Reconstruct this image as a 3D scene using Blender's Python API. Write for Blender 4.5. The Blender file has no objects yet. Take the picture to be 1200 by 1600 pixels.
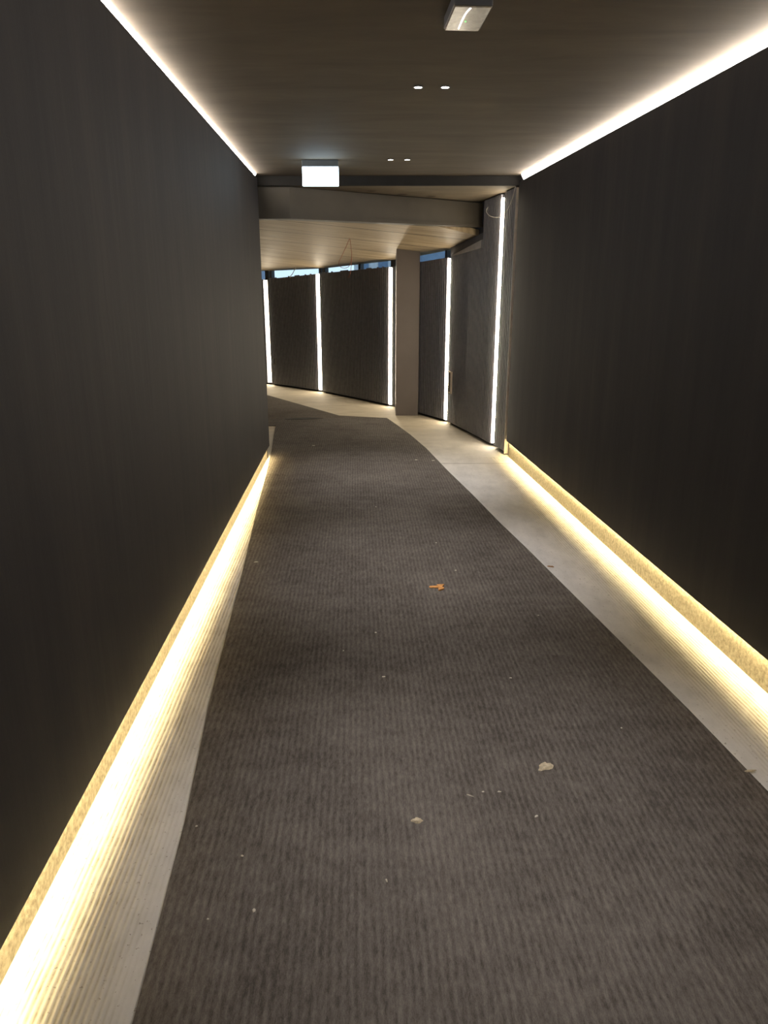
import bpy, bmesh, math, random
from mathutils import Vector, Matrix, noise
random.seed(7)
S = bpy.context.scene
C = S.collection

# ------------------------------------------------------------ camera, world, exposure
cam = bpy.data.cameras.new('camera')
cam_o = bpy.data.objects.new('camera', cam); C.objects.link(cam_o)
cam.sensor_fit = 'VERTICAL'; cam.sensor_height = 32.0; cam.lens = 32.0 * 1150 / 1600
cam.clip_start = 0.02; cam.clip_end = 200
cam_o.location = (0, 0, 1.55)
cam_o.rotation_euler = (math.radians(90) - math.atan(350 / 1150), 0, 0)
S.camera = cam_o

W = bpy.data.worlds.new('daylight'); S.world = W; W.use_nodes = True
bg = W.node_tree.nodes['Background']
bg.inputs[0].default_value = (0.70, 0.88, 1.0, 1); bg.inputs[1].default_value = 1.3

S.view_settings.view_transform = 'Standard'; S.view_settings.look = 'None'
S.view_settings.gamma = 1; S.view_settings.use_curve_mapping = False
S.view_settings.exposure = 0.0

WARM = (1.0, 0.78, 0.38)
COVE = (1.0, 0.90, 0.78)
L_FLOOR = 140.0      # strips under the wall panels
L_COVE = 48.0       # strips above the wall panels
L_SLAT = 44.0       # upright strips between the slatted panels
DOWN_W = 64.0       # each downlight, watts
C_NEUTRAL = (1.0, 0.94, 0.90)

# ------------------------------------------------------------ node helpers
class N:
    def __init__(s, name):
        s.m = bpy.data.materials.new(name); s.m.use_nodes = True
        s.t = s.m.node_tree; s.b = s.t.nodes['Principled BSDF']; s.out = s.t.nodes['Material Output']
    def n(s, k, **kw):
        d = s.t.nodes.new(k)
        for a, v in kw.items(): setattr(d, a, v)
        return d
    def l(s, a, b): s.t.links.new(a, b)
    def pos(s, scale=(1, 1, 1), rz=0):
        g = s.n('ShaderNodeNewGeometry'); mp = s.n('ShaderNodeMapping')
        mp.inputs['Scale'].default_value = scale; mp.inputs['Rotation'].default_value = (0, 0, rz)
        s.l(g.outputs['Position'], mp.inputs['Vector']); return mp.outputs[0]
    def noise(s, vec, sc, det=4, rough=.55, dist=0):
        d = s.n('ShaderNodeTexNoise'); s.l(vec, d.inputs['Vector'])
        d.inputs['Scale'].default_value = sc; d.inputs['Detail'].default_value = det
        d.inputs['Roughness'].default_value = rough; d.inputs['Distortion'].default_value = dist
        return d.outputs['Fac']
    def math(s, op, a, b=None, c=None, clamp=False):
        d = s.n('ShaderNodeMath', operation=op); d.use_clamp = clamp
        for i, v in enumerate((a, b, c)):
            if v is None: continue
            if isinstance(v, (int, float)): d.inputs[i].default_value = v
            else: s.l(v, d.inputs[i])
        return d.outputs[0]
    def ramp(s, fac, stops):
        d = s.n('ShaderNodeValToRGB'); s.l(fac, d.inputs[0]); e = d.color_ramp.elements
        e[0].position, e[0].color = stops[0][0], (*stops[0][1], 1)
        e[1].position, e[1].color = stops[-1][0], (*stops[-1][1], 1)
        for p, c in stops[1:-1]:
            x = e.new(p); x.color = (*c, 1)
        return d.outputs[0]
    def mix(s, f, a, b, mode='MIX'):
        d = s.n('ShaderNodeMixRGB', blend_type=mode)
        for i, v in enumerate((f, a, b)):
            if isinstance(v, (int, float)): d.inputs[i].default_value = v
            elif isinstance(v, tuple): d.inputs[i].default_value = (*v, 1)
            else: s.l(v, d.inputs[i])
        return d.outputs[0]
    def bump(s, h, st, dist, prev=None):
        d = s.n('ShaderNodeBump'); d.inputs['Strength'].default_value = st; d.inputs['Distance'].default_value = dist
        s.l(h, d.inputs['Height'])
        if prev is not None: s.l(prev, d.inputs['Normal'])
        s.l(d.outputs[0], s.b.inputs['Normal']); return d.outputs[0]
    def col(s, c):
        if isinstance(c, tuple): s.b.inputs['Base Color'].default_value = (*c, 1)
        else: s.l(c, s.b.inputs['Base Color'])
    def set(s, rough=.6, metal=0, spec=.5):
        s.b.inputs['Roughness'].default_value = rough; s.b.inputs['Metallic'].default_value = metal
        s.b.inputs['Specular IOR Level'].default_value = spec; return s.m

def plain(name, c, rough=.6, metal=0, spec=.5, var=.12, sc=12):
    k = N(name); f = k.noise(k.pos(), sc)
    k.col(k.ramp(f, [(.3, tuple(v * (1 - var) for v in c)), (.7, tuple(v * (1 + var) for v in c))]))
    return k.set(rough, metal, spec)
def emit(name, c, st):
    k = N(name); k.col((.8, .8, .8)); k.b.inputs['Emission Color'].default_value = (*c, 1)
    k.b.inputs['Emission Strength'].default_value = st; return k.set(.4)

# dark trowelled plaster of the two long walls
k = N('dark_plaster'); f = k.noise(k.pos((3, 3, .35)), 2.2, 6, .6)
c1 = k.ramp(f, [(.3, (.0195, .0190, .0230)), (.55, (.026, .0245, .0275)), (.75, (.035, .0310, .0320))])
k.col(c1); g = k.noise(k.pos((1, 1, 1)), 160, 3); v = k.noise(k.pos((6, 6, .6)), 4, 5)
b1 = k.bump(g, .25, .001); k.bump(v, .25, .004, b1); M_WALL = k.set(.7, 0, .2)
# ceiling plaster
k = N('ceiling_plaster'); f = k.noise(k.pos((.8, 3.2, 1)), 1.6, 6, .62, .6)
k.col(k.ramp(f, [(.28, (.074, .060, .046)), (.5, (.094, .076, .057)), (.75, (.120, .096, .070))]))
g = k.noise(k.pos(), 120, 3); k.bump(g, .15, .001); M_CEIL = k.set(.8, 0, .2)
# soffit
k = N('soffit_board'); f = k.noise(k.pos((1, 2.2, 1)), 3, 5, .6, .5)
k.col(k.ramp(f, [(.3, (.13, .105, .075)), (.7, (.20, .165, .12))])); 
sp = k.n('ShaderNodeSeparateXYZ'); k.l(k.pos(), sp.inputs[0]); spots = None
for sx, sy, rx, ry in ((.17, 7.50, .055, .05), (.45, 7.62, .05, .06), (-.12, 7.30, .05, .04)):
    e1 = k.math('POWER', k.math('ABSOLUTE', k.math('MULTIPLY', k.math('SUBTRACT', sp.outputs[0], sx), 1 / rx)), 2.0)
    e2 = k.math('POWER', k.math('ABSOLUTE', k.math('MULTIPLY', k.math('SUBTRACT', sp.outputs[1], sy), 1 / ry)), 2.0)
    v = k.math('SUBTRACT', 1.3, k.math('ADD', e1, e2), clamp=True)
    spots = v if spots is None else k.math('MAXIMUM', spots, v)
src = k.b.inputs['Base Color'].links[0].from_socket
k.col(k.mix(k.math('MULTIPLY', spots, .75), src, (.05, .035, .028)))
M_SOFF = k.set(.75, 0, .2)
M_FASC = plain('black_fascia', (.014, .013, .012), .8, 0, .2)
M_BEAM = plain('beam_paint', (.058, .049, .037), .6, 0, .3, .15, 3)
# plank ceiling
k = N('plank_ceiling'); p = k.pos((1, 1, 1), math.radians(3))
sp = k.n('ShaderNodeSeparateXYZ'); k.l(p, sp.inputs[0])
f = k.noise(k.pos((.7, 14, 1), math.radians(3)), 2.2, 6, .6, .4)
base = k.ramp(f, [(.32, (.22, .165, .10)), (.5, (.34, .262, .165)), (.66, (.46, .365, .24))])
fr = k.math('FRACT', k.math('MULTIPLY', sp.outputs[1], 1 / .62))
edge = k.math('LESS_THAN', k.math('ABSOLUTE', k.math('SUBTRACT', fr, .5)), .018)
k.col(k.mix(edge, base, (.06, .042, .026))); M_PLANK = k.set(.6, 0, .3)
# column / slats / metal
M_COL = plain('pillar_paint', (.125, .104, .094), .6, 0, .3, .08, 2)
M_SLAT = plain('dark_slat', (.20, .20, .232), .38, 0, .6, .15, 20)
M_SLATB = plain('dark_slat_backing', (.030, .030, .037), .7, 0, .3)
M_TRIM = plain('brushed_edge_trim', (.72, .62, .52), .5, 0)
M_ALU = plain('aluminium_profile', (.45, .43, .40), .4, .8)
M_DARKM = plain('dark_metal', (.03, .032, .036), .5, .2)
M_HEAD = plain('grey_header', (.085, .088, .105), .6)
M_LEDGE = plain('grey_cover_board', (.42, .41, .42), .55)
M_BRONZE = plain('bronze_plate', (.12, .085, .055), .5, .3)
M_CABLE = plain('grey_cable', (.50, .47, .42), .5)
M_RED = plain('red_cable', (.36, .12, .075), .5)
M_GLASS = None
k = N('window_glass'); k.t.nodes.remove(k.b)
tr = k.n('ShaderNodeBsdfTransparent'); gl = k.n('ShaderNodeBsdfGlossy'); gl.inputs['Roughness'].default_value = .02
mx = k.n('ShaderNodeMixShader')
tr.inputs[0].default_value = (.93, .97, 1, 1)
mx.inputs[0].default_value = .06; k.l(tr.outputs[0], mx.inputs[1]); k.l(gl.outputs[0], mx.inputs[2]); k.l(mx.outputs[0], k.out.inputs[0])
M_GLASS = k.m
# plinth: rough pale render
k = N('pale_render'); f = k.noise(k.pos(), 60, 4, .6)
k.col(k.ramp(f, [(.3, (.20, .18, .14)), (.7, (.42, .375, .30))])); k.bump(k.noise(k.pos(), 220, 3), .6, .002); M_PLINTH = k.set(.9, 0, .1)

# side lines of the corridor (x as a function of y)
LA, LB = -0.815, -0.0395
RA, RB = 1.710, -0.0777
def xl(y): return LA + LB * y
def xr(y): return RA + RB * y

# bare floor: pale screed with combed adhesive ridges alongside the walls
k = N('bare_screed'); P = k.pos(); sp = k.n('ShaderNodeSeparateXYZ'); k.l(P, sp.inputs[0])
X, Y = sp.outputs[0], sp.outputs[1]
dl = k.math('SUBTRACT', X, k.math('MULTIPLY_ADD', Y, LB, LA))      # distance from left wall
dr = k.math('SUBTRACT', k.math('MULTIPLY_ADD', Y, RB, RA), X)      # distance from right wall
d = k.math('MINIMUM', dl, dr)
wob = k.math('MULTIPLY', k.math('SUBTRACT', k.noise(k.pos((1, .35, 1)), 5, 3), .5), .016)
dd = k.math('ADD', d, wob)
ridge = k.math('SINE', k.math('MULTIPLY', dd, 2 * math.pi / .0155))
patch = k.noise(k.pos((3, .8, 1)), 2.4, 4, .6)
mask = k.math('MULTIPLY', k.math('SUBTRACT', 1.0, k.math('SMOOTH_MIN', k.math('MULTIPLY', d, 3.0), 1.0, .2), clamp=True),
              k.math('GREATER_THAN', 6.9, Y))
edge_m = k.math('MULTIPLY_ADD', d, -6.0, 1.75, clamp=True)
mask = k.math('MAXIMUM', k.math('MULTIPLY', mask, k.math('MULTIPLY_ADD', patch, 5.0, -2.3, clamp=True)), k.math('MULTIPLY', edge_m, k.math('GREATER_THAN', 6.9, Y)))
sep = k.noise(k.pos((18, 3, 1)), 10, 4, .7)
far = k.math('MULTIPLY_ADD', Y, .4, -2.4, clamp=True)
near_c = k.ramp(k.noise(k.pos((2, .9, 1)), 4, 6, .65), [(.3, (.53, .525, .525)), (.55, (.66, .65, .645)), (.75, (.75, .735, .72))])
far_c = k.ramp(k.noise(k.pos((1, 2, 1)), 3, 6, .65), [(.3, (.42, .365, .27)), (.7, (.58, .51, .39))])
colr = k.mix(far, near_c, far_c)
groove = k.math('MULTIPLY', k.math('MULTIPLY', k.math('POWER', k.math('MULTIPLY_ADD', ridge, -.5, .5), 2.5), mask), k.math('MULTIPLY_ADD', k.noise(k.pos((1, .5, 1)), 22, 4, .7), 2.6, -.75, clamp=True))
colr = k.mix(groove, colr, (.20, .165, .10))
spk = k.math('MULTIPLY', k.math('GREATER_THAN', k.noise(k.pos(), 62, 3, .7), .655), .6)
colr = k.mix(spk, colr, (.16, .13, .10))
streak = k.math('MULTIPLY', k.math('GREATER_THAN', sep, .70), .45)
colr = k.mix(streak, colr, (.20, .18, .15))
jn = k.math('LESS_THAN', k.math('ABSOLUTE', k.math('SUBTRACT', k.math('MULTIPLY_ADD', k.noise(k.pos(), 3), .03, Y), 6.65)), .008)
colr = k.mix(k.math('MULTIPLY', jn, .7), colr, (.10, .085, .06))
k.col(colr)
h = k.math('MULTIPLY', ridge, mask); b1 = k.bump(h, .5, .0025); k.bump(k.noise(k.pos(), 60, 5, .6), .35, .003, b1)
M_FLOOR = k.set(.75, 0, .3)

# ribbed carpet
def carpet_mat(name, lo, hi, rz):
    k = N(name); p = k.pos((1, 1, 1), rz); sp = k.n('ShaderNodeSeparateXYZ'); k.l(p, sp.inputs[0])
    wob = k.math('MULTIPLY', k.noise(k.pos((6, 1.5, 1), rz), 4, 3), .014)
    x = k.math('ADD', sp.outputs[0], wob)
    rib = k.math('MULTIPLY_ADD', k.math('SINE', k.math('MULTIPLY', x, 2 * math.pi / .0215)), .5, .5)
    tuft = k.noise(k.pos((50, 14, 40), rz), 2.0, 6, .8)
    fine = k.noise(k.pos(), 420, 3, .7)
    big = k.noise(k.pos((1, .7, 1)), 1.1, 4, .6)
    wear = k.noise(k.pos((1, 3, 1)), 3, 5, .6)
    v = k.math('ADD', k.math('MULTIPLY', rib, k.math('MULTIPLY', k.noise(k.pos((30, 8, 30), rz), 1.5, 3, .7), .15)), k.math('MULTIPLY', tuft, .60))
    v = k.math('ADD', v, k.math('MULTIPLY', fine, .28))
    v = k.math('ADD', v, k.math('MULTIPLY', k.math('SUBTRACT', big, .5), .35))
    v = k.math('ADD', v, k.math('MULTIPLY', k.math('SUBTRACT', wear, .5), .18))
    base = k.ramp(v, [(.36, lo), (.74, hi)])
    lint = k.math('GREATER_THAN', k.noise(k.pos(), 230, 2, .6), .775)
    k.col(k.mix(k.math('MULTIPLY', lint, .35), base, (.34, .32, .28)))
    b1 = k.bump(rib, .12, .0012); k.bump(k.noise(k.pos((70, 35, 50), rz), 3, 4, .7), .6, .004, b1)
    return k.set(.95, 0, .08)
M_CARPET = carpet_mat('ribbed_carpet', (.072, .063, .057), (.262, .236, .216), math.radians(-2.2))
M_CARPET2 = carpet_mat('ribbed_carpet_branch', (.080, .068, .058), (.24, .21, .185), math.radians(-40))

M_LEDF = emit('led_floor_glow', WARM, L_FLOOR)
M_LEDC = emit('led_cove_glow', COVE, L_COVE)
M_LEDS = emit('led_upright_glow', (1.0, .87, .66), L_SLAT)
M_SIGN = emit('sign_face', (.66, .86, 1.0), 10)
M_DL = emit('downlight_glow', C_NEUTRAL, 9)
M_TUBE = emit('emergency_tube_glow', (1.0, .95, .85), 3.0)
M_GREEN = emit('green_indicator_glow', (.12, 1.0, .15), .9)
k = N('smoky_lens'); f = k.noise(k.pos((1, 1, 1)), 28, 4, .7, 1)
k.col(k.ramp(f, [(.3, (.12, .10, .08)), (.7, (.30, .25, .20))])); M_LENS = k.set(.25, 0, .6)
M_HOUS = plain('black_plastic', (.035, .036, .042), .35)
M_SIGNH = plain('sign_housing', (.05, .07, .09), .5)

# ------------------------------------------------------------ mesh helpers
def link(name, bm, mat, parent=None, smooth=False):
    me = bpy.data.meshes.new(name)
    if parent is not None and parent.type == 'EMPTY':
        bmesh.ops.transform(bm, matrix=parent.matrix_basis.inverted(), verts=bm.verts)
    bmesh.ops.recalc_face_normals(bm, faces=bm.faces)
    bm.to_mesh(me); bm.free()
    for m in (mat if isinstance(mat, (list, tuple)) else [mat]): me.materials.append(m)
    if smooth:
        for p in me.polygons: p.use_smooth = True
    o = bpy.data.objects.new(name, me); C.objects.link(o)
    if parent is not None: o.parent = parent
    return o
def tag(o, label, cat, group=None):
    o['label'] = label; o['category'] = cat
    if group: o['group'] = group
    return o
def thing(name, loc, label, cat, group=None):
    o = bpy.data.objects.new(name, None); C.objects.link(o); o.empty_display_size = .1
    o.location = loc; return tag(o, label, cat, group)
def struct(name, bm, mat):
    o = link(name, bm, mat); o['kind'] = 'structure'; return o
def prism(bm, pts, z0, z1):
    """vertical prism over a plan polygon; z0/z1 number or per-point list"""
    n = len(pts)
    a = z0 if isinstance(z0, (list, tuple)) else [z0] * n
    b = z1 if isinstance(z1, (list, tuple)) else [z1] * n
    lo = [bm.verts.new((p[0], p[1], a[i])) for i, p in enumerate(pts)]
    hi = [bm.verts.new((p[0], p[1], b[i])) for i, p in enumerate(pts)]
    bm.faces.new(lo[::-1]); bm.faces.new(hi)
    for i in range(n):
        j = (i + 1) % n; bm.faces.new((lo[i], lo[j], hi[j], hi[i]))
    return bm
def box(bm, x0, y0, z0, x1, y1, z1): return prism(bm, [(x0, y0), (x1, y0), (x1, y1), (x0, y1)], z0, z1)
def B(): return bmesh.new()
def bevel(bm, w, seg=2):
    bmesh.ops.bevel(bm, geom=list(bm.edges), offset=w, segments=seg, affect='EDGES', profile=.6); return bm
def tube(bm, pts, r, n=8):
    pts = [Vector(p) for p in pts]; rings = []
    for i, p in enumerate(pts):
        t = (pts[min(i + 1, len(pts) - 1)] - pts[max(i - 1, 0)]).normalized()
        u = t.cross(Vector((.31, .2, .93))).normalized(); w = t.cross(u)
        rings.append([bm.verts.new(p + (u * math.cos(a) + w * math.sin(a)) * r) for a in [2 * math.pi * q / n for q in range(n)]])
    for a, b in zip(rings, rings[1:]):
        for q in range(n): bm.faces.new((a[q], a[(q + 1) % n], b[(q + 1) % n], b[q]))
    bm.faces.new(rings[0][::-1]); bm.faces.new(rings[-1]); return bm
def spline(pts, n=8):
    pts = [Vector(p) for p in pts]; out = []
    for i in range(len(pts) - 1):
        p0, p1, p2, p3 = pts[max(i - 1, 0)], pts[i], pts[i + 1], pts[min(i + 2, len(pts) - 1)]
        for q in range(n):
            t = q / n
            out.append(.5 * ((2 * p1) + (p2 - p0) * t + (2 * p0 - 5 * p1 + 4 * p2 - p3) * t * t + (3 * p1 - p0 - 3 * p2 + p3) * t ** 3))
    return out + [pts[-1]]

# ------------------------------------------------------------ large structure
Y0, YE = -3.2, 6.86              # corridor from behind the camera to the end of the long walls
YR = 6.93
CZ = 2.485                       # ceiling
def pz(x, y): return 3.177 - .108 * x - .125 * y      # sloping plank ceiling

bm = B(); bm_pts = [(-7, Y0 - .2), (3.2, Y0 - .2), (3.2, 16), (-7, 16)]
prism(bm, bm_pts, -.2, 0); struct('floor', bm, M_FLOOR)

# ceiling of the corridor
bm = B(); box(bm, -2.0, Y0 - .2, CZ, 2.4, 7.0, CZ + .25); struct('ceiling', bm, M_CEIL)
# dark step down at the end of the corridor and the soffit behind it
bm = B(); box(bm, -2.3, 7.0, 2.408, 2.4, 7.03, CZ + .25); struct('trim_1', bm, M_FASC)
bm = B(); prism(bm, [(-2.3, 7.03), (2.4, 7.03), (2.4, 9.4), (-2.3, 9.4)], [2.408, 2.408, 2.33, 2.33], CZ + .25)
o = struct('ceiling', bm, M_SOFF); o.name = 'ceiling_soffit'

# left long wall: panel hanging clear of the floor over a set-back plinth
def strip_wall(side, y0, y1, z0, z1):
    xf = xl if side == 'left' else xr
    s = -1 if side == 'left' else 1
    def poly(a, b): return [(xf(y0) + s * a, y0), (xf(y0) + s * b, y0), (xf(y1) + s * b, y1), (xf(y1) + s * a, y1)]
    bm = B(); prism(bm, poly(0, .0045), z0, z1); prism(bm, poly(.0045, .22), z0 + .0175, z1); struct('wall_' + side, bm, M_WALL)
    bm = B(); prism(bm, poly(.024, .22), 0, z0 + .017); struct('baseboard_' + side, bm, M_PLINTH)
    bm = B(); prism(bm, poly(.034, .22), z1 + .0005, CZ); struct('trim_2' if side == 'left' else 'trim_3', bm, M_WALL)
    return poly
strip_wall('left', Y0, YE, .12, 2.45)
strip_wall('right', Y0, YR, .15, 2.43)

def seg_plate(bm, xf, s, a, b, y0, y1, z0, z1, step=.3):
    n = max(1, round((y1 - y0) / step))
    for i in range(n):
        p, q = y0 + (y1 - y0) * i / n, y0 + (y1 - y0) * (i + 1) / n
        prism(bm, [(xf(p) + s * a, p), (xf(p) + s * b, p), (xf(q) + s * b, q), (xf(q) + s * a, q)], z0, z1)
    bmesh.ops.remove_doubles(bm, verts=bm.verts, dist=1e-5); return bm

def face_strip(xf, s, kind, y0, y1, z, label):
    """LED tape; kind 'down' hangs under the panel, 'cove' lies on top of it."""
    t = thing('led_strip', (xf(y0) + s * .012, y0, z), label, 'light strip', 'LED strips along the two long walls')
    if kind == 'down':
        bm = B(); prism(bm, [(xf(y0) + s * .005, y0), (xf(y0) + s * .0235, y0), (xf(y1) + s * .0235, y1), (xf(y1) + s * .005, y1)], z + .0145, z + .017)
        link('channel', bm, M_ALU, t)
        bm = B(); n = round((y1 - y0) / .25)
        for i in range(n):
            p, q = y0 + (y1 - y0) * i / n, y0 + (y1 - y0) * (i + 1) / n
            vs = [bm.verts.new(v) for v in ((xf(p) + s * .0055, p, z + .014), (xf(p) + s * .0225, p, z + .014), (xf(q) + s * .0225, q, z + .014), (xf(q) + s * .0055, q, z + .014))]
            bm.faces.new(vs)
        bmesh.ops.remove_doubles(bm, verts=bm.verts, dist=1e-5)
        link('diffuser', bm, M_LEDF, t)
    else:
        bm = B(); prism(bm, [(xf(y0) + s * .031, y0), (xf(y0) + s * .0335, y0), (xf(y1) + s * .0335, y1), (xf(y1) + s * .031, y1)], z, CZ - .001)
        link('channel', bm, M_ALU, t)
        bm = B(); n = round((y1 - y0) / .25)
        for i in range(n):
            p, q = y0 + (y1 - y0) * i / n, y0 + (y1 - y0) * (i + 1) / n
            ring = [[bm.verts.new((xf(y) + s * d, y, h)) for d, h in ((.006, CZ - .002), (.006, CZ - .010), (.0305, z + .001))] for y in (p, q)]
            for i2 in range(2): bm.faces.new((ring[0][i2], ring[0][i2 + 1], ring[1][i2 + 1], ring[1][i2]))
        bmesh.ops.remove_doubles(bm, verts=bm.verts, dist=1e-5)
        link('diffuser', bm, M_LEDC, t)
    return t
face_strip(xl, -1, 'down', Y0, YE - .002, .12, 'warm white light strip under the foot of the left wall')
face_strip(xr, 1, 'down', Y0, YR - .005, .15, 'warm white light strip under the foot of the right wall')
face_strip(xl, -1, 'cove', Y0, YE - .02, 2.4505, 'glowing light strip between the left wall and the ceiling')
face_strip(xr, 1, 'cove', Y0, YR - .05, 2.4305, 'glowing light strip between the right wall and the ceiling')

bm = B(); box(bm, -2.0, Y0 - .2, 0, 2.4, Y0, CZ); struct('wall_back', bm, M_WALL)
# return of the left wall round the corner, hidden behind its end
bm = B(); prism(bm, [(-1.32, YE - .3), (xl(YE) - .02, YE), (-1.15, YE + .02), (-6.8, 10.6), (-6.9, 10.4)], 0, 2.9)
o = struct('wall_return', bm, M_WALL)
bm = B(); box(bm, -6.95, 10.3, 0, -6.8, 15.8, 3.2); struct('wall_side', bm, M_WALL)

# plank ceiling, sloping down away from the beam
bm = B(); pts = [(-7, 7.6), (-1.6, 7.22), (-.90, 7.22), (1.6, 8.8), (1.6, 9.4), (.0, 10.9), (-1.3, 12.35), (-3.4, 14.2), (-7, 16)]
pts = [(-7, 8.9), (-1.7, 7.06), (-.80, 7.16), (.88, 8.02), (1.6, 8.4), (1.30, 9.35), (.75, 9.35), (.35, 10.12), (-.75, 11.65), (-1.75, 12.65), (-3.4, 13.8), (-7, 16)]
def off(p, q, t, d):
    L = math.hypot(q[0] - p[0], q[1] - p[1]); ux, uy = (q[0] - p[0]) / L, (q[1] - p[1]) / L
    return (p[0] + ux * L * t + uy * d, p[1] + uy * L * t - ux * d)
WP = [(.748, 8.803), (.09, 10.02), (-.98, 11.49), (-1.9, 12.4), (-3.4, 13.62)]
pts = [(-7, 8.9), (-1.7, 7.06), (-.80, 7.16), (.88, 8.02), (1.6, 8.4), (1.2, 9.0), off(WP[0], WP[1], 0, .11), off(WP[0], WP[1], 1, .11), off(WP[1], WP[2], 1, .11), off(WP[2], WP[3], 1, .11), off(WP[3], WP[4], 1, .11), (-7, 16)]
prism(bm, pts, [pz(*p) for p in pts], [pz(*p) + .06 for p in pts]); o = struct('ceiling_planks', bm, M_PLANK)
# dark lid above it so that no daylight gets in over the beam
bm = B(); prism(bm, [(-7.0, 7.035), (-2.3, 7.035), (-2.3, 9.4), (1.6, 9.41), (-7, 16)], 3.15, 3.3)
o = struct('ceiling_lid', bm, M_FASC)

# ------------------------------------------------------------ oblique beam
bt = thing('ceiling_beam', (-.85, 7.05, 2.14), 'brown painted beam crossing obliquely under the ceiling behind the dark step', 'beam')
BP = [(-1.75, 7.035), (-.83, 7.035), (.972, 7.95)]
bx, by = .892, .452                                      # direction of the long leg
nx, ny = -.452, .892                                     # away from the camera
def bpoly(f, b):
    return [(-1.75, 7.035 + f), (-.83 + nx * f, 7.035 + ny * f + 0.0), (1.000 + nx * f, 7.964 + ny * f),
            (1.000 + nx * b, 7.964 + ny * b), (-.83 + nx * b, 7.035 + ny * b), (-1.75, 7.035 + b)]
p = bpoly(.012, .13)
bm = B(); prism(bm, p, 2.165, [2.405, 2.405, 2.364, 2.36, 2.40, 2.40]); link('web', bm, M_BEAM, bt)
bm = B(); prism(bm, bpoly(0, .15), 2.140, 2.165); link('flange', bm, M_BEAM, bt)

# ------------------------------------------------------------ slatted walls
P0, L1, P1, P2, P3, P4, P5 = (1.173, 7.01), (1.106, 7.357), (.748, 8.803), (.09, 10.02), (-.98, 11.49), (-1.9, 12.4), (-3.4, 13.62)
def lerp(a, b, t): return (a[0] + (b[0] - a[0]) * t, a[1] + (b[1] - a[1]) * t)
def frame(a, b):
    dx, dy = b[0] - a[0], b[1] - a[1]; L = math.hypot(dx, dy); dx /= L; dy /= L
    nx, ny = -dy, dx                                     # towards the corridor
    if nx * (0 - a[0]) + ny * (0 - a[1]) < 0: nx, ny = -nx, -ny
    return dx, dy, nx, ny, L
def at(a, fr, s, d): return (a[0] + fr[0] * s + fr[2] * d, a[1] + fr[1] * s + fr[3] * d)
def slat_panel(a, b, top, label, g0=.034, g1=.034, pitch=.040, jag=0):
    fr = frame(a, b); L = fr[4] - g1; s = g0
    t = thing('slatted_panel', (*at(a, fr, g0, 0), 0), label, 'slatted panel', 'dark slatted wall panels')
    bk = B(); sl = B(); s0 = s; rnd = random.Random(3)
    n = int((L - s0) / pitch); pt = (L - s0) / n
    for i in range(n):
        p, q = s0 + pt * i, s0 + pt * (i + 1)
        za, zb = top(p), top(q)
        if abs(za - zb) > .1: zb = za
        prism(bk, [at(a, fr, p, -.012), at(a, fr, q, -.012), at(a, fr, q, -.04), at(a, fr, p, -.04)], .02, [za, zb, zb, za])
        w = pt * .58; m = p + pt * .5
        z = (za + zb) / 2 + (rnd.choice([0, 0, 0, .012]) if jag else 0)
        prism(sl, [at(a, fr, m - w / 2, -.012), at(a, fr, m - w / 2 + .003, .006), at(a, fr, m + w / 2 - .003, .006), at(a, fr, m + w / 2, -.012)], .03, z)
    link('backing', bk, M_SLATB, t); link('slats', sl, M_SLAT, t)
    return t
def zt(pa, za, pb, zb):                                   # top height between two plan points
    L = math.hypot(pb[0] - pa[0], pb[1] - pa[1])
    return lambda s: za + (zb - za) * s / L
def soff(y): return 2.408 - .0329 * (y - 7.03)
Pm = (.993, 7.816)
slat_panel(P0, L1, lambda s: soff(7.0 + s) - .010, 'narrow dark slatted panel between the right wall end and the nearest light tube', .006, .034)
s_m = math.hypot(Pm[0] - L1[0], Pm[1] - L1[1])
Lt = math.hypot(P1[0] - L1[0], P1[1] - L1[1])
slat_panel(L1, P1, lambda s: (soff(7.36 + s) - .012) if s < s_m else 1.936 + (1.884 - 1.936) * (s - s_m) / (Lt - s_m),
           'dark slatted panel with a small low frame, between the two rightmost light tubes')
slat_panel(P1, P2, zt(P1, 1.884, P2, 1.813), 'dark slatted panel half hidden behind the plain brown pillar')
slat_panel(P2, P3, zt(P2, 1.813, P3, 1.755), 'wide dark slatted panel just left of the pillar under the window band', jag=1)
slat_panel(P3, P4, zt(P3, 1.752, P4, 1.685), 'dark slatted panel between the two leftmost light tubes', .036, .042, jag=1)
slat_panel(P4, P5, zt(P4, 1.685, P5, 1.56), 'farthest dark slatted panel showing beside the left wall edge', .042, .034)

# structural wall behind the slats, up to the windows
bm = B()
for a, b, za, zb in ((P0, L1, 2.9, 2.9), (L1, (.8796, 8.2715), 2.9, 2.9), ((.8796, 8.2715), P1, 1.905, 1.87), (P1, P2, 1.872, 1.80), (P2, P3, 1.80, 1.742), (P3, P4, 1.742, 1.67), (P4, P5, 1.67, 1.55), (P5, (-7, 15.9), 1.55, 1.4)):
    fr = frame(a, b); L = fr[4]
    prism(bm, [at(a, fr, 0, -.045), at(a, fr, L, -.045), at(a, fr, L, -.16), at(a, fr, 0, -.16)], 0, [za, zb, zb, za])
box(bm, xr(YR) + .03, YR + .001, 0, 1.42, 7.0, 2.9)
struct('wall_far', bm, M_SLATB)
# closing piece between long wall and slatted wall, with its bright metal edge
bm = B(); fr = frame(P0, L1)
prism(bm, [at(P0, fr, -.004, .008), at(P0, fr, .005, .008), at(P0, fr, .005, -.04), at(P0, fr, -.004, -.04)], .01, 2.395)
tag(link('edge_trim', bm, M_TRIM), 'thin metal edge trim where the slatted panels meet the right wall', 'trim')

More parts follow.
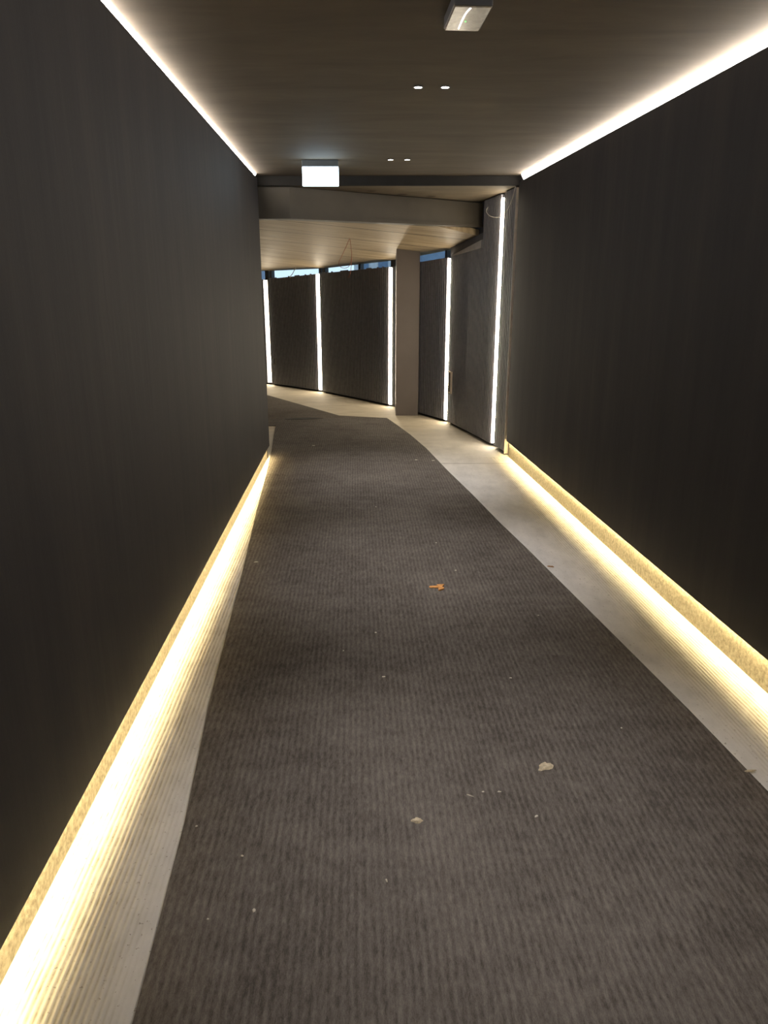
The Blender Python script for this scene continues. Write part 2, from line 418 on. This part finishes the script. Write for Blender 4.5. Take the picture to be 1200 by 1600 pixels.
# dark header above the slats near the beam, and the pale cover board below it
fr = frame(L1, P1); sA = s_m + .045; sB = Lt + .05
bm = B(); a0, b0 = at(L1, fr, sA, -.02), at(L1, fr, sB, -.02); a1, b1 = at(L1, fr, sA, -.044), at(L1, fr, sB, -.044)
prism(bm, [a0, b0, b1, a1], [1.94, 1.888, 1.888, 1.94], [pz(*a0) - .002, pz(*b0) - .002, pz(*b1) - .002, pz(*a1) - .002])
struct('trim_4', bm, M_HEAD)
bm = B(); q = [at(L1, fr, sA, .004), at(L1, fr, Lt - .045, .004), at(L1, fr, Lt - .045, -.018), at(L1, fr, sA + .0, -.018)]
prism(bm, q, [1.937, 1.886, 1.886, 1.937], [2.012, 1.896, 1.896, 2.012])
tag(link('cover_board', bm, M_LEDGE), 'tapering grey cover board on top of the slats left of the beam end', 'board')

# upright LED tubes
def upright(p, dirs, z0, z1, w, label):
    a, b = dirs; fr = frame(a, b)
    t = thing('light_tube', (p[0], p[1], z0), label, 'light tube', 'upright light tubes between slatted panels')
    h = w / 2 + .005
    def c(s, d): return (p[0] + fr[0] * s + fr[2] * d, p[1] + fr[1] * s + fr[3] * d)
    bm = B()
    prism(bm, [c(-h, -.038), c(h, -.038), c(h, -.006), c(-h, -.006)], z0 - .006, z1 + .006)
    link('profile', bm, M_ALU, t)
    bm = B(); n = 8; h = w / 2
    for i in range(n):
        za, zb = z0 + (z1 - z0) * i / n, z0 + (z1 - z0) * (i + 1) / n
        prism(bm, [c(-h, -.005), c(h, -.005), c(h * .75, .015), c(-h * .75, .015)], za, zb)
    bmesh.ops.remove_doubles(bm, verts=bm.verts, dist=1e-5)
    link('diffuser', bm, M_LEDS, t)
upright(L1, (P0, P1), .05, 2.345, .030, 'tall upright light tube nearest the right wall, reaching the ceiling')
upright(P1, (L1, P2), .035, 1.868, .034, 'upright light tube between the pillar and the tallest tube, beside a small low frame')
upright(P2, (P1, P3), .035, 1.80, .037, 'upright light tube immediately left of the brown pillar')
upright(P3, (P2, P4), .035, 1.745, .044, 'upright light tube in the middle of the far left slatted wall')
upright(P4, (P3, P5), .045, 1.665, .046, 'leftmost upright light tube, next to the left wall edge')

# ------------------------------------------------------------ windows above the slats
def window(n, a, b, za, zb, mull, s0=.0, s1=0.0):
    fr = frame(a, b); L = fr[4]
    fm = B()
    def top(s): q = at(a, fr, s, -.1); return pz(*q) - .001
    def bot(s): return za + (zb - za) * s / L
    def bar(p, q, d0=-.13, d1=-.07, lo=None, hi=None):
        pts = [at(a, fr, p, d1), at(a, fr, q, d1), at(a, fr, q, d0), at(a, fr, p, d0)]
        ss = (p, q, q, p)
        prism(fm, pts, [(lo or bot)(s) for s in ss], [(hi or top)(s) for s in ss])
    bar(s0, L - s1, lo=bot, hi=lambda s: bot(s) + .012)
    for p, w in mull: bar(p - w / 2, p + w / 2)
    o = struct('window_%d' % n, fm, M_DARKM)
    gm = B(); pts = [at(a, fr, s0, -.098), at(a, fr, L - s1, -.098), at(a, fr, L - s1, -.104), at(a, fr, s0, -.104)]
    ss = (s0, L - s1, L - s1, s0)
    prism(gm, pts, [bot(s) + .012 for s in ss], [top(s) for s in ss]); g = link('window_pane', gm, M_GLASS, o)
window(1, P1, P2, 1.872, 1.80, [(.03, .06), (.20, .03), (.95, .03), (1.34, .05)])
window(2, P2, P3, 1.80, 1.742, [(.05, .10), (.83, .05), (1.77, .08)])
window(3, P3, P4, 1.742, 1.67, [(.04, .05), (1.25, .05)])
window(4, P4, P5, 1.67, 1.55, [(.05, .08), (1.0, .06), (1.9, .06)])

# outside: ground and two neighbouring blocks seen through the window band
bm = B(); box(bm, -40, 16.2, -.5, 40, 90, -.3); struct('ground_outside', bm, plain('outside_paving', (.35, .35, .34), .9))
M_BA = plain('blue_grey_facade', (.20, .28, .42), .7); M_BB = plain('pale_facade', (.62, .66, .70), .8)
def building(x0, y0, x1, y1, h, mat, label, rows):
    t = thing('building', (x0, y0, -.3), label, 'building')
    bm = B(); box(bm, x0, y0, -.3, x1, y1, h); link('wall', bm, mat, t)
    n = rows
    for i in range(n):
        w = (x1 - x0) / n
        bm = B(); box(bm, x0 + w * (i + .25), y0 - .03, .6, x0 + w * (i + .75), y0 - .001, h - .8); link('window', bm, M_DARKB, t)
M_DARKB = plain('facade_glazing', (.16, .24, .36), .2)
building(-8.6, 24, -4.35, 30, 7, M_BA, 'blue-grey block seen through the leftmost part of the window band', 3)
building(-.85, 22, .25, 27, 6, M_BB, 'pale block with dark glazing seen through the window band beside the pillar', 2)
building(.5, 15, 3.2, 19, 6, M_BA, 'blue-grey block seen through the short window band right of the pillar', 3)

# ------------------------------------------------------------ pillar
bm = B(); q = [(.149, 9.30), (.431, 9.30), (.431, 9.345), (.149, 9.85)]
prism(bm, q, 0, [pz(*v) - .002 for v in q])
tag(link('pillar', bm, M_COL), 'plain smooth brown pillar standing in front of the slatted panels', 'pillar')

# ------------------------------------------------------------ carpets
def carpet(pts, mat, label, z=.007):
    bm = B(); prism(bm, pts, .0005, z)
    return tag(link('carpet', bm, mat), label, 'carpet', 'grey ribbed carpet lengths')
left = [(-.50, -3.15), (-.515, .3), (-.552, 1.222), (-.602, 1.85), (-.680, 2.525), (-.800, 3.85), (-.930, 5.174), (-1.020, 6.2), (-1.115, 7.15), (-1.268, 8.545), (-2.9, 8.545), (-2.9, 9.07)]
right = [(.04, 9.07), (.165, 8.55), (.290, 7.996), (.430, 7.25), (.565, 6.314), (.69, 5.55), (.795, 4.835), (.885, 4.30), (.961, 3.809), (1.06, 3.169), (1.166, 2.479), (1.231, 1.994), (1.29, 1.0), (1.33, -3.15)]
carpet([p for p in left + right][::-1], M_CARPET, 'long dark grey ribbed carpet running down the corridor from the foreground')
carpet([(.035, 9.078), (-.567, 9.266), (-1.755, 11.121), (-2.9, 12.4), (-5.8, 13.6), (-5.8, 11.5), (-3.6, 9.078)][::-1], M_CARPET2, 'second grey carpet turning away to the left beyond the seam')
# flat black lens standing in for the shaded gap/wrinkle at the carpet seam
bm = B(); n = 14
top = [(-1.22 + .47 * i / n, 8.98 + .075 * i / n + .075 * math.sin(math.pi * i / n) ** 1.2) for i in range(n + 1)]
bot = [(-1.22 + .47 * i / n, 8.98 + .075 * i / n - .050 * math.sin(math.pi * i / n)) for i in range(n, -1, -1)]
prism(bm, top[:-1] + bot[:-1], .0072, .0105)
tag(link('seam_shadow', bm, plain('seam_shadow_black', (.018, .016, .013), .9)), 'thin black pointed sheet standing in for shade at the carpet seam beyond the left wall', 'scrap')

# ------------------------------------------------------------ ceiling fittings
ex = thing('exit_sign', (-.489, 6.165, CZ), 'blank white lit sign box hanging from the ceiling at the corridor end', 'sign')
bm = B(); box(bm, -.628, 6.145, 2.438, -.350, 6.195, CZ - .0005); bevel(bm, .003); link('housing', bm, M_SIGNH, ex)
bm = B(); box(bm, -.626, 6.152, 2.303, -.350, 6.180, 2.4375); bevel(bm, .002); link('lit_panel', bm, M_SIGN, ex)

em = thing('emergency_light', (.285, 2.93, CZ), 'small black ceiling box with a smoky lens, thin white tube and green dot', 'emergency light')
def skew(x, y): return (x - .075 * (y - 2.82) * 0 , y)
EX0, EX1, EY0, EY1, EZ = .228, .350, 2.818, 3.055, 2.44
bm = B(); box(bm, EX0 - .004, EY0 - .004, EZ + .004, EX1 + .004, EY1 + .004, CZ - .0005); bevel(bm, .004); link('housing', bm, M_HOUS, em)
bm = B(); box(bm, EX0, EY0 + .002, EZ, EX1, EY1, EZ + .0038); bevel(bm, .0015); ln = link('lens', bm, M_LENS, em)
tp = spline([(.281, EY0 + .008, EZ - .001), (.274, EY0 + .05, EZ - .001), (.272, EY0 + .12, EZ - .001), (.2735, EY0 + .21, EZ - .001)], 6)
bm = B(); tube(bm, tp, .0026); link('tube', bm, M_TUBE, em, True)
bm = B(); bmesh.ops.create_uvsphere(bm, u_segments=12, v_segments=8, radius=.0035, matrix=Matrix.Translation((.2855, EY0 + .135, EZ - .0005))); link('indicator', bm, M_GREEN, em, True)
bm = B(); bmesh.ops.create_uvsphere(bm, u_segments=12, v_segments=8, radius=.0075, matrix=Matrix.Translation(((EX0 + EX1) / 2 + .005, EY0 - .003, EZ + .026))); link('test_button', bm, M_DARKM, em, True)

em.rotation_euler = (0, 0, .065)

def downlight(x, y, label):
    t = thing('downlight', (x, y, CZ), label, 'downlight', 'tiny twin downlights in the corridor ceiling')
    bm = B(); bmesh.ops.create_cone(bm, cap_ends=False, segments=24, radius1=.027, radius2=.024, depth=.004, matrix=Matrix.Translation((x, y, CZ - .0022)))
    r = bmesh.ops.create_circle(bm, cap_ends=False, segments=24, radius=.020, matrix=Matrix.Translation((x, y, CZ - .0042)))
    r2 = bmesh.ops.create_circle(bm, cap_ends=False, segments=24, radius=.027, matrix=Matrix.Translation((x, y, CZ - .0042)))
    for i in range(24):
        a, b = r['verts'], r2['verts']; bm.faces.new((a[i], a[(i + 1) % 24], b[(i + 1) % 24], b[i]))
    link('ring', bm, M_DARKM, t)
    bm = B(); bmesh.ops.create_circle(bm, cap_ends=True, segments=24, radius=.0195, matrix=Matrix.Translation((x, y, CZ - .0036)))
    link('lamp_lens', bm, M_DL, t)
    ld = bpy.data.lights.new('downlight_beam', 'SPOT'); ld.energy = DOWN_W; ld.color = C_NEUTRAL
    ld.spot_size = math.radians(60); ld.spot_blend = 1.0; ld.shadow_soft_size = .018
    lo = bpy.data.objects.new('downlight_beam', ld); C.objects.link(lo); lo.parent = t; lo.location = (0, 0, -.02)
downlight(.166, 4.02, 'left one of the nearer lit downlight pair in the ceiling')
downlight(.297, 4.02, 'right one of the nearer lit downlight pair in the ceiling')
downlight(.049, 6.13, 'left one of the farther downlight pair, right of the lit sign')
downlight(.176, 6.13, 'right one of the farther downlight pair, right of the lit sign')
downlight(.28, 1.90, 'left one of the downlight pair straight above the viewer')
downlight(.41, 1.90, 'right one of the downlight pair straight above the viewer')

# ------------------------------------------------------------ small wall things and cables
fr = frame(L1, P1)
def on(px, py): return ((px - L1[0]) * fr[0] + (py - L1[1]) * fr[1])
sa, sb = on(.797, 8.603), on(.765, 8.735)
hf = thing('wall_frame', (*at(L1, fr, sa, .007), .37), 'small pale upright frame low on the slats beside the light tube', 'frame')
def fbox(bm, s0, s1, z0, z1, d0, d1): prism(bm, [at(L1, fr, s0, d0), at(L1, fr, s1, d0), at(L1, fr, s1, d1), at(L1, fr, s0, d1)], z0, z1)
bm = B(); fbox(bm, sa, sa + .026, .37, .622, .007, .022); fbox(bm, sa + .026, sb, .606, .622, .007, .022); fbox(bm, sa + .026, sb, .37, .384, .007, .022)
link('surround', bm, M_TRIM, hf)
bm = B(); fbox(bm, sa + .0262, sb, .3842, .6058, .007, .012); link('plate', bm, M_BRONZE, hf)
fr4 = frame(P3, P4); s4 = (-1.788 + .98) * fr4[0] + (12.289 - 11.49) * fr4[1]
so = thing('wall_socket', (*at(P3, fr4, s4, .007), .38), 'small dim socket plate low on the slats by the leftmost light tube', 'socket')
bm = B()
prism(bm, [at(P3, fr4, s4 - .04, .007), at(P3, fr4, s4 + .04, .007), at(P3, fr4, s4 + .04, .02), at(P3, fr4, s4 - .04, .02)], .34, .46)
bevel(bm, .003); link('plate', bm, plain('socket_plate', (.17, .16, .15), .5), so)
bm = B(); prism(bm, [at(P3, fr4, s4 - .018, .0202), at(P3, fr4, s4 + .018, .0202), at(P3, fr4, s4 + .018, .026), at(P3, fr4, s4 - .018, .026)], .36, .44)
link('outlet', bm, M_HEAD, so)

bm = B(); tube(bm, spline([(1.150, 6.99, 2.40), (1.138, 7.05, 2.31), (1.115, 7.12, 2.235), (1.085, 7.25, 2.185), (1.04, 7.38, 2.18), (1.005, 7.50, 2.205), (.985, 7.60, 2.245), (.990, 7.63, 2.275), (1.003, 7.63, 2.295)], 8), .0032)
tag(link('cable', bm, M_CABLE, None, True), 'thin grey wire looping across the tallest light tube under the ceiling', 'cable')
bm = B(); tube(bm, spline([(-.398, 9.02, pz(-.398, 9.02)), (-.436, 9.02, 2.009), (-.489, 9.02, 1.905), (-.524, 9.02, 1.834), (-.506, 9.02, 1.785), (-.447, 9.02, 1.772), (-.398, 9.03, 1.806), (-.374, 9.03, 1.905), (-.380, 9.02, 1.99), (-.392, 9.03, pz(-.392, 9.03))], 8), .003)
tube(bm, spline([(-.374, 9.03, 1.905), (-.379, 9.02, 1.80), (-.396, 9.02, 1.707), (-.419, 9.02, 1.664)], 6), .003)
tag(link('cable', bm, M_RED, None, True), 'thin red cable hanging in a loop from the plank ceiling', 'cable')
fr3 = frame(P3, P4)
bm = B(); tube(bm, spline([(-1.45, 11.85, 1.705), (-1.40, 11.84, 1.76), (-1.345, 11.80, pz(-1.345, 11.8))], 8), .006)
tag(link('cable', bm, M_CABLE, None, True), 'short grey wire slanting in front of the leftmost bright window', 'cable')

# ------------------------------------------------------------ litter on the floor
def flake(name, x, y, rx, ry, h, mat, label, cat, group=None, rz=0, seed=0, z=.0072, n=11, thin=1.):
    rnd = random.Random(seed); bm = B(); cz, sz = math.cos(rz), math.sin(rz)
    ring, mid = [], []
    for i in range(n):
        a = 2 * math.pi * i / n; q = .62 + .5 * rnd.random()
        px, py = rx * q * math.cos(a), ry * q * math.sin(a)
        X, Y = x + px * cz - py * sz, y + px * sz + py * cz
        ring.append(bm.verts.new((X, Y, z)))
        mid.append(bm.verts.new((x + (X - x) * .7, y + (Y - y) * .7, z + h * (.5 + .5 * rnd.random()))))
    bm.faces.new(ring[::-1]); bm.faces.new(mid)
    for i in range(n):
        j = (i + 1) % n; bm.faces.new((ring[i], ring[j], mid[j], mid[i]))
    return tag(link(name, bm, mat), label, cat, group)
M_OR = plain('orange_paper', (.72, .34, .10), .8, var=.2, sc=60)
M_PL = plain('plaster_crumb', (.50, .43, .31), .9, var=.25, sc=90)
M_WH = plain('white_crumb', (.62, .58, .50), .9)
# torn orange scrap: bent arrow-like outline
bm = B()
o_pts = [(.243, 3.668), (.292, 3.660), (.290, 3.628), (.316, 3.640), (.324, 3.665), (.312, 3.672), (.326, 3.700), (.286, 3.706), (.290, 3.686), (.246, 3.690)]
prism(bm, o_pts[::-1], .0072, [.010, .013, .012, .016, .011, .013, .016, .012, .014, .010][::-1])
tag(link('paper_scrap', bm, M_OR), 'torn orange scrap lying in the middle of the carpet', 'scrap')
flake('plaster_lump', .545, 2.124, .036, .020, .007, M_PL, 'larger pale torn crumb, toward the right side of the carpet', 'crumb', None, .5, 4, n=15)
flake('plaster_lump', .101, 1.859, .021, .014, .008, M_PL, 'pale rounded crumb near the middle of the foreground carpet', 'crumb', None, 0, 9, n=13)
spots = [(.274, 1.974, .014, .0022, -.5), (.317, 1.993, .006, .003, .4), (.369, 1.993, .007, .003, 0), (-.039, 3.132, .007, .006, 0), (0, 2.723, .009, .006, .3),
         (-.337, 1.524, .006, .005, 1), (-.403, 1.715, .005, .004, 0), (-.562, 1.835, .006, .0035, .6), (.007, 1.625, .003, .009, .3), (.524, 2.712, .006, .005, 0),
         (.465, 1.879, .008, .004, .8), (-.753, 4.058, .016, .006, .2), (-.45, 1.496, .004, .003, 0), (.409, 3.924, .008, .006, 0), (-.18, 2.95, .004, .004, 0),
         (.76, 3.32, .004, .004, 0), (.33, 4.4, .006, .006, 0), (.87, 2.35, .004, .004, 0), (-.06, 5.2, .007, .006, 0), (.30, 6.75, .018, .010, 0), (.46, 6.72, .016, .01, 0), (-.72, 7.4, .02, .012, 0)]
notes = ['thin pale splinter lying above and right of the rounded crumb', 'tiny white crumb between the pale splinter and the short white chip', 'short white chip just left of the larger torn crumb',
         'lone white crumb on the carpet centre, below and left of the orange scrap', 'white speck on the carpet centre line, second below the orange scrap', 'white chip near the foreground carpet middle, left of the curved splinter',
         'small white speck in the foreground left of the rounded crumb', 'pale chip close to the left carpet edge in the foreground', 'narrow curved white splinter below and left of the rounded crumb',
         'white speck on the right half of the carpet, above the larger torn crumb', 'white chip straight below and left of the larger torn crumb', 'pale chip at the left carpet edge where the bare floor narrows',
         'tiny speck nearest the bottom left corner of the carpet', 'small chip just above and right of the orange scrap', 'tiny speck left of the carpet centre, beside the lone white crumb',
         'tiny speck right of the orange scrap toward the right carpet edge', 'small speck on the carpet beyond the orange scrap', 'tiny speck near the right carpet edge, above and right of the larger torn crumb',
         'small speck on the carpet centre, beyond the orange scrap toward the far end', 'left one of two pale chips near the right carpet bend, far down the corridor',
         'right one of two pale chips near the right carpet bend, far down the corridor', 'pale chip on the far carpet just past the end of the left wall']
for i, (x, y, rx, ry, rz) in enumerate(spots):
    flake('crumb', x, y, rx, ry, .003, M_WH, notes[i], 'crumb', 'tiny crumbs on the carpet', rz, i, n=7)
M_BR = plain('dry_leaf', (.30, .16, .07), .9)
flake('dry_leaf', .968, 4.00, .022, .012, .004, M_BR, 'small brown leaf fragment on the bare floor beside the carpet edge', 'leaf', None, -.4, 5, z=.0006)
flake('paper_scrap', 1.222, 2.10, .026, .007, .003, M_PL, 'pale torn scrap sticking out at the right carpet edge', 'scrap', None, .15, 6, z=.0072, n=9)
